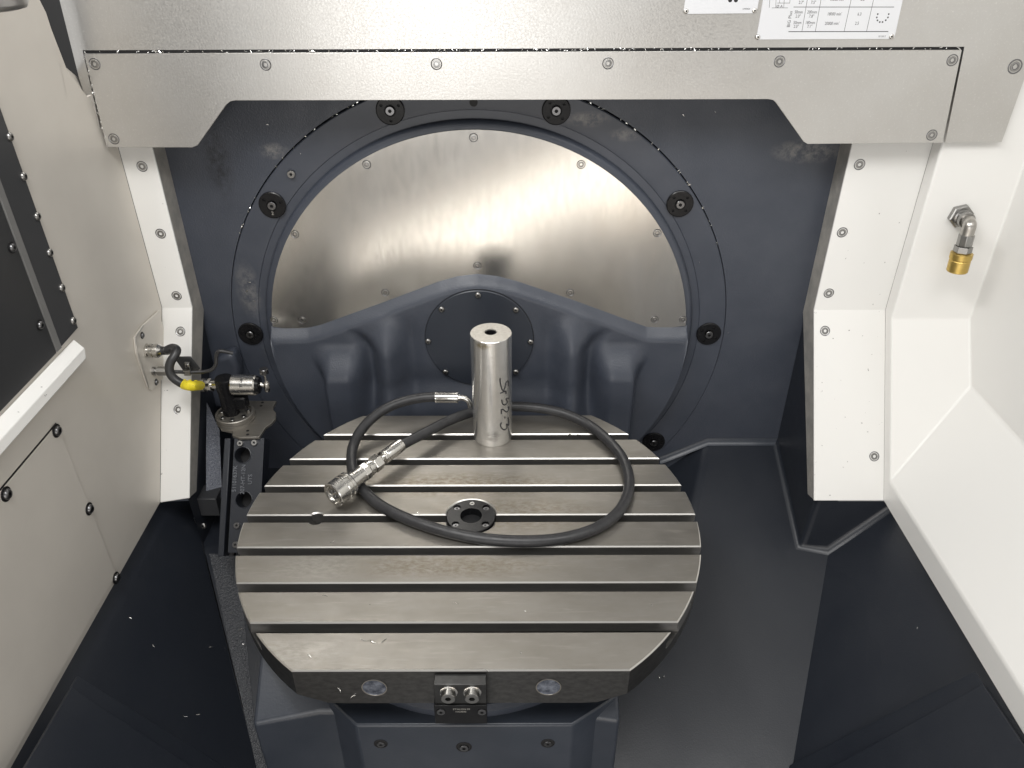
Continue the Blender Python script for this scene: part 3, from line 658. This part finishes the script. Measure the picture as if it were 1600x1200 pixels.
# ================================================================== right wall
rw = thing('right_wall', 'white sheet-metal side wall on the right with stepped folds and screwed strip', 'wall panel', (XR, 0, -90))
sr = leaning_strip('edge_strip', strip_r_in, XR, ZKR, BRi, BR, rw)
NLR = V((0, -(ZKR - BR.z), (YS - BR.y))).normalized()
for px, py in ((1343, 257), (1316, 363), (1295, 458)): screw('flush', at_y(px, py, YS), (0, -1, 0), sr, 1.08)
for px, py in ((1289, 517), (1291, 637), (1293, 760), (1366, 713)): screw('flush', lean_pt(px, py, ZKR, BR), NLR, sr, 1.08)
seal('sealing_edge', strip_r_in + 0.5, ZKR, BRi, 4, rw)
YPN = 295.0                                     # stepped panel that carries the coupling
XQ = at_y(1516, 496, YPN).x                     # outermost vertical sheet
k2 = V((XR, YPN, at_y(1394, 498, YPN).z)); k3 = V((XQ, YPN, k2.z))
dl = V((0, BR.y - YS, BR.z - ZKR)).normalized() # the lean direction
nP = V((0, dl.z, -dl.y)); nP = nP if nP.y < 0 else -nP
d1 = at_plane(1398, 753, k2, nP); d1.x = XR; 
d2 = at_x(1517, 604, XQ)
bz0 = BR.z; e1 = at_x(1410, 785, XR); bz1 = e1.z
nQ = (d2 - d1).cross(V((0, 1, 0)))
rr = MB()
top = 1000
vsr = [V((XR, YS, top)), V((XR, YS, ZKR)), V((XR, BR.y, BR.z)), V((XR, YFRONT, bz0 - 6)), V((XR, YFRONT, d1.z)), V((XR, d1.y, d1.z)), V((XR, YPN, k2.z)), V((XR, YPN, top)),
       V((XQ, YPN, top)), k3, d2, V((XQ, YFRONT, d2.z)), V((XQ, YFRONT, top))]
rr.add(vsr, [(0, 1, 6, 7), (1, 2, 5, 6), (2, 3, 4, 5), (7, 6, 9, 8), (6, 5, 10, 9), (5, 4, 11, 10), (9, 10, 11, 12, 8)])
rr.build('side_sheet', M_WHITEC, rw, bevel=3, segs=3)

# ================================================================== column cover with steel plates
cc = thing('column_cover', 'bright brushed steel cover sheet across the top above the swivel disc', 'cover sheet', (70, YP, 540))
g = lambda px, py, y=YP + 3: (lambda p: (p.x, p.z))(at_y(px, py, y))
r0 = g(1565, 222); r1 = g(1600, 92); up_ = 1000
shape = [g(128, 79), g(1506, 73), g(1477, 223), r0, r1, (r1[0] + 6, up_), (-530, up_), g(93, 0), g(122, 122), g(165, 230), g(162, 229)]
shape = [g(129, 78.5), g(1507, 73), g(1477, 223), r0, (r0[0] + 3, r1[1]), (r0[0] + 3, up_), (g(93, 0)[0], up_), g(93, 0), g(124, 124), g(161, 229), g(163, 229)]
MB().plate(shape, [], f_y(YP + 3), (0, 4, 0)).build('upper_sheet', M_SHEET, cc, ang=20)
p2 = lambda px, py: g(px, py, YP)
ins = [p2(131, 84), p2(1503, 78), p2(1473, 223), p2(1262, 225), p2(1255, 221)] + [p2(1212, 160), p2(1208, 156.5), p2(1200, 155)] + [p2(368, 157), p2(360, 158.5), p2(354, 163)] + [p2(309, 227), p2(300, 230.5), p2(167, 230)]
ip = MB().plate(ins, [], f_y(YP), (0, 3.2, 0)).build('lower_plate', M_SHEET, cc, ang=20, bevel=0.4)
for px, py in ((148, 100), (415, 101), (682, 100), (950, 99), (1218, 96), (1488, 94), (178, 217), (1456, 211)): screw('flush', at_y(px, py, YP), (0, -1, 0), ip, 1.0)
p = at_y(1586, 104, YP + 3); screw('flush', p, (0, -1, 0), cc, 1.25)
MB().box((-512, YP + 8, 506), (690, YW - 4, 1000)).build('column_light_block', M_BELLOWS, cc)  # unseen dark box, added to stop light leaking in from above
MB().box((-505, YP + 4.5, 545), (655, YP + 7.5, 575)).build('gap_backing', M_HOLE, cc)

# the two printed plates
def sign(name, label, corners, rivets):
    t = thing(name, label, 'info plate', at_y(*corners[0], YP + 1.5))
    y = YP + 1.6
    pts = [at_y(px, py, y) for px, py in corners]
    n = len(pts); out = []
    MB().prism(pts, (0, 1.3, 0)).build('plate_face', M_SIGN, t, bevel=0.3)
    for px, py in rivets:
        p_ = at_y(px, py, y); rv = MB().lathe([(3.3, 0), (3.2, 0.6), (2.4, 1.4), (1.2, 1.6)], p_, (0, -1, 0), 18).build('rivet', M_CHROME, t)
        MB().lathe([(1.1, 1.4), (1.1, 1.75)], p_, (0, -1, 0), 10).build('rivet_pin', M_HOLE, rv)
    return t
sg = sign('info_plate', 'larger printed plate with the speed table, right of the smaller plate', [(1182, 59), (1185, 62), (1394, 61), (1398, 58), (1424, -60), (1203, -60)], [(1184, 58), (1393, 57)])
sg2 = sign('info_plate', 'smaller plain plate with black marks cut off by the picture top', [(1068, 18), (1071, 22), (1179, 21), (1183, 17), (1197, -60), (1080, -60)], [(1072, 17.5), (1179, 16.5)])
YT = YP + 1.55
def tx(body, px, py, size, t, ang=None, squash=1.0):
    p_ = at_y(px, py, YT); text(body, size, p_, (1, 0, 0) if ang is None else ang, (0, -1, 0), M_INK, t, 'lettering', 0.03, squash=squash)
for body, px, py in (('50mm', 1248, 19), ('2.0"', 1247, 25.5), ('50mm', 1246, 35.5), ('2.0"', 1244, 41.5), ('200mm', 1269, 19), ('7.8"', 1268, 25.5), ('180mm', 1266, 35.5), ('7.1"', 1265, 41.5),
                     ('18000 min\u207b\u00b9'.replace('\u207b\u00b9', "'"), 1304, 22), ("20000 min'", 1300, 36.8), ('6.3', 1343, 22.2), ('2.5', 1339, 36.6), ('2.7"', 1252, 4), ('7.5"', 1271, 4), ("15000 min'", 1308, -0.8), ('8.0', 1348, -0.8)):
    tx(body, px, py, 5.2, sg, squash=0.80)
tx('BIG Plus', 1234, 30, 5.6, sg, (0.0, 0, 1)); tx('\u2300 A'.replace('\u2300', 'Ø'), 1218, 10, 4.6, sg)
tx('1012417', 1378, 57, 2.8, sg); tx('1040424', 1166, 14, 2.8, sg2)
ln = MB()
def line(a, b, wd, y=YT):
    a = at_y(*a, y); b = at_y(*b, y); d = (b - a).normalized(); n_ = V((-d.z, 0, d.x)) * (wd / 2)
    ln.prism([a + n_, a - n_, b - n_, b + n_], (0, 0.04, 0))
line((1240, 11), (1397, 11), 0.7); line((1232, 49.5), (1388, 49.3), 0.9)
for a, b in (((1263, -10), (1253, 49)), ((1284.5, -10), (1274, 49)), ((1332, -10), (1319, 49)), ((1367, -10), (1354, 49))): line(a, b, 0.5)
line((1214.5, 4.8), (1234, 4.8), 0.45); line((1206, 12.3), (1231, 12.3), 0.45); line((1203.5, -10), (1202, 12), 0.45); line((1213, -8), (1212, 12.5), 0.4); line((1226, -8), (1224.5, 12.5), 0.4); line((1219, -8), (1218, 5), 0.4); line((1235, -8), (1234, 5), 0.4)
for px, py in ((1371.5, 22), (1370, 27.2), (1371, 31.8), (1374.6, 34.4), (1379, 34.4), (1384, 31.6), (1387.4, 27.2), (1388.6, 22)):
    p_ = at_y(px, py, YT); ln.lathe([(1.05, 0), (1.05, 0.05)], p_, (0, -1, 0), 10)
ln.build('printed_lines', M_INK, sg)
ln = MB()
for px in (1141, 1150):
    p_ = at_y(px, 0.2, YT); ln.plate(circle(p_.x, p_.z, 2.6, 16) , [], f_y(YT), (0, 0.04, 0))
    q = at_y(px, -8, YT); ln.box((q.x - 2.6, YT, p_.z), (q.x + 2.6, YT + 0.04, q.z))
ln.build('printed_marks', M_INK, sg2)

# ================================================================== tool setter on its bracket
ts = thing('tool_setter', 'steel tool-setting probe on a dark cast bracket beside the table', 'tool setter', (-370, 190, ZF))
PB0 = at_y(385, 690, 196.0); PN = V((0, -0.74, 0.67)); PV = V((0, -0.67, -0.74))
def on_post(px, py, off=0.0): return at_plane(px, py, PB0 + PN * off, PN)
def post2(px, py): q_ = on_post(px, py) - PB0; return (q_.x, q_.dot(PV))
pfn = lambda x, t: PB0 + V((x, 0, 0)) + PV * t
xl_ = post2(362, 760)[0]; xr_ = post2(409, 760)[0]; tt = post2(385, 684.5)[1]; tb_ = post2(385, 864)[1]
h1 = post2(379, 711); h2 = post2(381, 781)
po = MB().plate([(xl_, tb_), (xr_, tb_), (xr_, tt), (xl_, tt)], [circle(h1[0], h1[1], 12.5, 28), circle(h2[0], h2[1], 12.5, 28)], pfn, PN * -30, floor=1).build('bracket_post', [M_POST, M_HOLE], ts, ang=30)
xa_ = post2(346, 760)[0]; xb_ = post2(356, 760)[0]
MB().prism([pfn(xa_, tb_ + 6), pfn(xb_, tb_ + 6), pfn(xb_, tt), pfn(xa_, tt)], PN * -36).build('bracket_rib', M_POST, ts, bevel=1.5)
MB().prism([pfn(xb_ - 1, tb_ + 6) - PN * 24, pfn(xl_ + 1, tb_ + 6) - PN * 24, pfn(xl_ + 1, tt) - PN * 24, pfn(xb_ - 1, tt) - PN * 24], PN * -10).build('bracket_web', M_HOLE, ts)
for px, py in ((376, 693), (398, 692)): screw('cap', on_post(px, py) - PN * 0.4, PN, po, 0.72)
for px, py in ((371, 821), (369, 851)): screw('capblack', on_post(px, py) - PN * 0.4, PN, po, 0.75)
for (px, py, rr_) in ((379, 711, 12.5), (381, 781, 12.5)):
    MB().tube([pfn(*p2_) for p2_ in circle(*post2(px, py), rr_ + 0.8, 28) ] + [pfn(*circle(*post2(px, py), rr_ + 0.8, 28)[0])], 0.9, 6).build('hole_rim', M_POST, po)
M_LETTER = mat('cast_letter_highlight', (0.16, 0.17, 0.19), 0.3)  # lighter colour standing for highlights on the raised letters
for body, px, py, sz in (('51101637K', 367, 748, 9.0), ('207-HT-12N', 380, 749, 9.0), ('UTS', 391, 749, 9.0)):
    text(body, sz, on_post(px, py, 0.3), PV * -1, PN, M_LETTER, po, 'cast_lettering', 0.9)
ztp = on_post(385, 684.5).z + 2.4
# mounting plate
ZM = ztp + 3
mpx = [(364, 674), (363, 680), (374, 683.5), (405, 682.5), (410, 675), (415, 667), (424, 661), (430.5, 654), (431, 645), (427, 640), (426.5, 636), (432, 626.5), (388, 626), (352, 634), (341, 660), (345, 670)]
mp_ = MB().prism([at_z(px, py, ZM) for px, py in mpx], (0, 0, -5)).build('mounting_plate', M_STEEL, ts, bevel=0.5)
for px, py in ((387, 673), (387, 679), (408, 634), (410, 629)):
    p_ = at_z(px, py, ZM); MB().lathe([(2.6, 0), (2.6, 0.12)], p_, (0, 0, 1), 12).build('plate_hole', M_HOLE, mp_)
pc = at_z(369, 655, ZM)
MB().lathe([(31, 0), (31, 5), (29.5, 5.6), (29.5, 7), (31, 7.6), (31, 13), (30, 14), (27, 14), (26, 11), (3, 11)], pc, (0, 0, 1), 56).build('base_ring', M_STEEL, ts, ang=25)
for k in range(7):
    a_ = R(20 + 360 / 7 * k); screw('cap', pc + V((21.5 * math.cos(a_), 21.5 * math.sin(a_), 11)), (0, 0, 1), ts, 0.62)
pb = pc + V((-6, 3, 11))
MB().lathe([(13.6, 0), (13.6, 44), (14.4, 44.4), (14.4, 46), (14.8, 46.4), (14.8, 66), (13.6, 68), (1, 68.4)], pb, (0, 0, 1), 40).build('probe_column', M_BLACK, ts, ang=25)
hc_ = pb + V((0, 0, 55))
MB().box((pb.x + 8, pb.y - 8, pb.z + 10), (pb.x + 30, pb.y + 10, pb.z + 34)).build('probe_foot', M_BLACK, ts, bevel=3)
hl = (at_y(402, 606, hc_.y) - hc_).x
MB().lathe([(16.2, 12), (16.8, 13), (16.8, hl - 2), (15.2, hl)], hc_, (1, 0, -0.02), 40).build('sensor_head', M_CHROME, ts, ang=25)
MB().lathe([(15.2, hl), (13.5, hl + 5), (6, hl + 7), (4.4, hl + 7)], hc_, (1, 0, -0.02), 32).build('sensor_cap', M_BLACK, ts, ang=25)
text('TT 140', 5.4, hc_ + V((hl * 0.62, -12.6, 11.6)), (0, 0.64, 0.72), (0, -0.72, 0.64), M_INK, ts, 'engraving', 0.6)
e0 = hc_ + V((hl + 6, 0, 0)); e1_ = e0 + V((11, -2, -2)); e2_ = e1_ + V((0, 0, 24))
stl = MB().tube([e0, e0 + V((5, -1, -1)), e1_], [4.2, 3.2, 3.4], 12); stl.lathe([(4.2, -9), (5.0, -6), (5.0, 6), (4.0, 8)], e1_, (0, 0, 1), 16); stl.cone(e1_, e2_, 2.1, n=12)
stl.build('stylus', M_CHROME, ts)
MB().lathe([(6.4, 0), (6.9, 0.6), (6.9, 8.6), (6.3, 9.2)], e2_, (0, 0, 1), 28).build('stylus_disc', M_SCREWDARK, ts)
gl0 = hc_ - V((12, 0, 0))
gd = at_y(316, 602, hc_.y + 6) - gl0; gdn = gd.normalized()
MB().lathe([(8, -2), (8, 6), (6.6, 6.5), (6.6, 9)], gl0, gd, 24).lathe([(10.4, 9), (11, 9.6), (11, 15), (10.4, 15.6)], gl0, gd, 6).lathe([(8, 15.6), (8.6, 18), (8.6, 21), (11.2, 21.4), (11.2, 27), (7.4, 28)], gl0, gd, 12).build('cable_gland', M_CHROME, ts)

# sensor cable with yellow tag
sc = thing('sensor_cable', 'thick black sensor cable with a yellow tag, looped from wall to probe', 'cable', at_y(270, 560, 225))
cst = at_x(236, 549, XL + 20)
gp = at_x(229, 548, XL + 3.5)
pth = [gp + V((20, 0, 0)), gp + V((32, 0, 0)), at_y(262, 546.5, 225), at_y(270, 543.5, 224), at_y(276, 547, 214), at_y(272.5, 556, 205), at_y(266.5, 566, 198), at_y(264.5, 577, 194), at_y(268, 587, 191), at_y(276, 594.5, 189), at_y(288, 601, 186), at_y(300, 603, 182), gl0 + gdn * 29]
MB().tube(spline(pth, 7), 6.6, 14).build('cable_sheath', M_RUBBER, sc, ang=70)
tg = spline(pth, 7); a_, b_ = at_y(285, 600, 186.5), at_y(311, 605, 180)
tgp = [q_ for q_ in tg if a_.x <= q_.x <= b_.x]
tgo = MB().tube(tgp, 7.5, 12)
for k in (0.12, 0.45, 0.8):
    q_ = lerp(tgp[0], tgp[-1], k); tgo.box((q_.x - 2.2, q_.y - 6, q_.z + 5), (q_.x + 2.2, q_.y + 1, q_.z + 8.8))
tgo.build('yellow_tag', M_YELLOW, sc)
# connector plate on the wall
cp = thing('connector_plate', 'cut-corner steel plate with cable gland and air fitting on the left wall', 'connector plate', at_x(230, 560, XL))
cpp = [at_x(px, py, XL + 3.5) for px, py in ((223, 509), (211, 527), (213.5, 552), (232.5, 606), (238, 611))]
y_r = YS - 18
cpp += [V((XL + 3.5, y_r, cpp[-1].z - 8)), V((XL + 3.5, y_r, cpp[0].z - 6))]
co = MB().prism(cpp, (-3.1, 0, 0)).build('wall_plate', M_BEIGE, cp, bevel=1.0)
MB().tube([p_ + V((0.4, 0, 0)) for p_ in (cpp[0], cpp[1], cpp[2], cpp[3])], 1.2, 8).build('edge_highlight', M_EDGE, co)  # bright tube laid on the plate edge in place of its highlight
gp = at_x(229, 548, XL + 3.5)
MB().lathe([(11.5, 0), (11.5, 3)], gp, (1, 0, 0), 6).lathe([(8.6, 3), (8.6, 5), (11, 5.5), (11, 11), (10, 11.6), (10, 13), (11, 13.6), (11, 19), (8, 23), (7, 24)], gp, (1, 0, 0), 24).build('cable_gland', M_CHROME, cp, ang=25)
ap = at_x(239, 580, XL + 3.5)
MB().lathe([(7, 0), (7, 4), (4.5, 4.5), (4.5, 8), (7.6, 8.4), (7.6, 24), (6, 25)], ap, (1, 0, 0), 8).build('air_fitting', M_SCREW, cp, ang=25)
for px, py in ((222, 524), (244, 597)): screw('domedark', at_x(px, py, XL + 3.5), (1, 0, 0), co, 0.6)
# thin air line with clip and black holder
al = thing('air_line', 'thin black air tube bent upward in front of the dark casting', 'air tube', at_y(300, 580, 225))
ap1 = ap + V((24, 0, 0))
alp = [ap1, at_y(275, 581, 228), at_y(295, 581.5, 232), at_y(318, 581, 236), at_y(332, 577, 238), at_y(337.5, 568, 240), at_y(338, 556, 242), at_y(342, 549, 243), at_y(350, 549, 244), at_y(364, 552, 246)]
MB().tube(spline(alp, 6), 3.0, 10).build('air_tube', M_RUBBER, al, ang=70)
hb = [at_y(px, py, 246) for px, py in ((271, 558), (297, 558), (312, 577), (303, 584), (288, 582))]
MB().prism(hb, (0, 3, 0)).build('tube_holder', M_FRAMEDARK, al, bevel=0.5)
c_ = at_y(293.5, 581, 233)
MB().box((c_.x - 5, c_.y - 5, c_.z - 4.5), (c_.x + 5, c_.y + 8, c_.z + 4.5)).box((c_.x - 4.5, c_.y + 4, c_.z + 4.5), (c_.x + 3.5, c_.y + 8, c_.z + 14)).build('tube_clip', M_SCREW, al, bevel=0.6)
screw('dome', (c_.x, c_.y + 4, c_.z + 10), (0, -1, 0), al, 0.6)
# bracket foot and small fitting below the strip
ft = thing('bracket_foot', 'dark scratched steel block below the white strip with a small fitting', 'block', at_y(322, 790, 180))
p1_, p2_ = at_y(299, 780, 178), at_y(344, 806, 178)
MB().box((p1_.x, 178, p2_.z), (p2_.x, 215, p1_.z)).build('foot_block', M_FRAMEDARK, ft, bevel=1)
p_ = at_y(310, 812, 182); MB().lathe([(5, 0), (5, 10), (3.5, 11), (3.5, 16)], p_ + V((-2, 0, 6)), (0.3, -0.3, -1), 12).build('small_fitting', M_SCREW, ft)
p_ = at_y(318, 821, 175); screw('dome', p_, (0, -1, 0.3), ft, 0.9)
# coarse casting web seen between strip and bracket, tilted and lightened to look lit
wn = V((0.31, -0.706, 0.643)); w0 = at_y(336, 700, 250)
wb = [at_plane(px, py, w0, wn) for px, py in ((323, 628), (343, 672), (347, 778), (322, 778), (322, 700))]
tag(MB().add([wb[0], wb[1], wb[2], wb[3], wb[4]], [(0, 1, 4), (4, 1, 2, 3)]).build('casting_web', M_ROUGHCAST_LIT, None), 'coarse grey-blue casting web between the white strip and the probe bracket', 'casting')
# dark hump behind the probe
hm = [at_y(px, py, 330) for px, py in ((338, 560), (362, 552), (372, 575), (374, 640), (330, 640), (322, 590))]
tag(MB().prism(hm, (0, 34, 0)).build('casting_rib', M_CAST, None, bevel=9, segs=3), 'dark casting rib rising behind the probe', 'casting')

# ================================================================== air coupling on the right wall
ak = thing('air_coupling', 'steel elbow fitting with a brass quick coupling on the white wall', 'pipe coupling', at_y(1500, 338, YPN))
p_ = at_y(1499, 336, YPN)
MB().lathe([(17.5, 0), (17.5, 7), (15.5, 8)], p_, (0, -1, 0), 6).lathe([(12.5, 8), (12.5, 12), (10, 13), (10, 17), (11.5, 17.5), (11.5, 24)], p_, (0, -1, 0), 24).build('hex_base', M_SCREW, ak, ang=25)
k0 = p_ + V((0, -24, 0)); k1 = p_ + V((0, -40, -3))
kd = at_y(1497, 424, k1.y - 4) - at_y(1517, 352, k1.y); kd.normalize()
k1 = at_y(1515, 352, p_.y - 38)
MB().tube(spline([p_ + V((2, -22, 0)), lerp(p_ + V((2, -22, 0)), k1, 0.6), k1, k1 + kd * 8, k1 + kd * 16], 4), 9.2, 18).build('elbow', mat('dull_nickel', (0.46, 0.44, 0.41), 0.32, 0.9), ak)
MB().lathe([(10.6, 14), (10.8, 14.5), (10.8, 30), (9, 31)], k1, kd, 8).lathe([(12.6, 31), (12.6, 40), (11, 41)], k1, kd, 6).build('hex_nut', M_SCREW, ak, ang=25, bevel=0.4)
MB().lathe([(12, 41), (15.4, 42), (15.4, 50), (14.2, 51), (14.2, 52)], k1, kd, 20).build('knurled_collar', M_BRASS, ak, ang=25)
MB().lathe([(13.9, 52), (14.6, 53), (14.6, 69), (13.4, 70.5), (9, 70.5), (8.5, 66)], k1, kd, 32).build('brass_sleeve', M_BRASS, ak, ang=25)

# ================================================================== grey machine nozzle in the top left corner
kp = at_y(36, -4, -120)
kt = thing('machine_nozzle', 'grey rounded metal nozzle end in the top left picture corner', 'nozzle', kp)
zb = at_y(30, 16, -120).z
MB().lathe([(1, 0), (20, 0), (26, 1.5), (28, 5), (28, 70)], (at_y(36, 10, -120).x - 26 , -120, zb), (0, 0, 1), 40).build('nozzle_body', mat('satin_grey_metal', (0.42, 0.41, 0.40), 0.3, 0.9), kt, ang=60)

# ================================================================== loose metal chips
ch = MB(); rnd = random.Random(11)
def chip(p, n, L_, wd):
    n = V(n).normalized(); t = V((rnd.uniform(-1, 1), rnd.uniform(-1, 1), rnd.uniform(-1, 1))); t = (t - n * t.dot(n)).normalized(); b = n.cross(t)
    k = 4; c = rnd.uniform(-0.5, 0.5) * L_
    pts = [p + t * (L_ * (i / k - 0.5)) + b * c * (1 - (2 * i / k - 1) ** 2) * 0.5 + n * (0.5 + rnd.random() * 0.5) for i in range(k + 1)]
    ch.tube(pts, [wd * 0.3] + [wd] * (k - 1) + [wd * 0.3], 4)
for i in range(130):    # along the top gap
    x = 131 + 1372 * rnd.random(); y = 81.5 - (x - 131) * 0.0045
    chip(at_y(x, y + rnd.uniform(-1.5, 1.5), YP + 1.5), (0, -1, 0.5), rnd.uniform(1.5, 5), 0.45)
for i in range(34):     # left edge of the lower plate
    t = rnd.random(); chip(at_y(131 + 36 * t + rnd.uniform(-1, 1), 84 + 146 * t, YP - 0.5), (0, -1, 0), rnd.uniform(1.5, 5), 0.4)
for i in range(60):     # outer ring gap
    a_ = R(rnd.uniform(25, 155)); chip(V((CX + 419 * math.cos(a_), YW - 5, CZ + 419 * math.sin(a_))), (0, -1, 0), rnd.uniform(1.5, 5), 0.5)
for i in range(26):     # on the table
    a_ = rnd.random() * 6.28; r_ = 300 * math.sqrt(rnd.random()); x, y = r_ * math.cos(a_), r_ * math.sin(a_)
    if abs(y) < 240 and all(abs(y - s_) > 9 for s_ in slots): chip(V((x, y, 0)), (0, 0, 1), rnd.choice((1.5, 2, 3, 8)), 0.35)
for px, py in ((583, 1003), (600, 1002), (530, 1078), (552, 1088), (760, 1047), (890, 680), (865, 683), (905, 680)):
    chip(at_y(px, py, -250), (0, -1, 0.3), 7, 0.5) if py > 1040 else chip(at_z(px, py, 0), (0, 0, 1), 9, 0.5)
for px, py in ((204, 967), (310, 1117), (290, 1120), (240, 1010), (330, 1012), (350, 1015), (382, 1010), (365, 1125), (352, 1100), (362, 960), (376, 985)):
    q_ = lr(px, py) + V((0, 0, 2)) if px > 335 else at_plane(px, py, L1, (W0 - L1).cross(L2 - L1))
    chip(q_ + V((0, 0, 1)), (0.3, -0.3, 1), rnd.uniform(3, 8), 0.5)
for px, py in ((1435, 983), (1030, 1060), (1036, 1059)): chip(ramp(px, py) + V((0, 0, 3)) if px < 1240 else at_plane(px, py, A5, (A6 - A5).cross(A7 - A5)) + V((-2, 0, 2)), (0, -0.4, 1), 4, 0.6)
for px, py in ((418, 195), (470, 240), (1080, 320), (1120, 380), (1093, 410), (1118, 175), (1068, 180), (390, 440), (386, 455), (398, 470), (1138, 520)): chip(at_y(px, py, YW - 6), (0, -1, 0), rnd.uniform(1.5, 5), 0.5)
tag(ch.build('metal_chips', M_CHIP), 'fine bright metal chips scattered along seams and on the table', 'metal chips', kind='stuff')
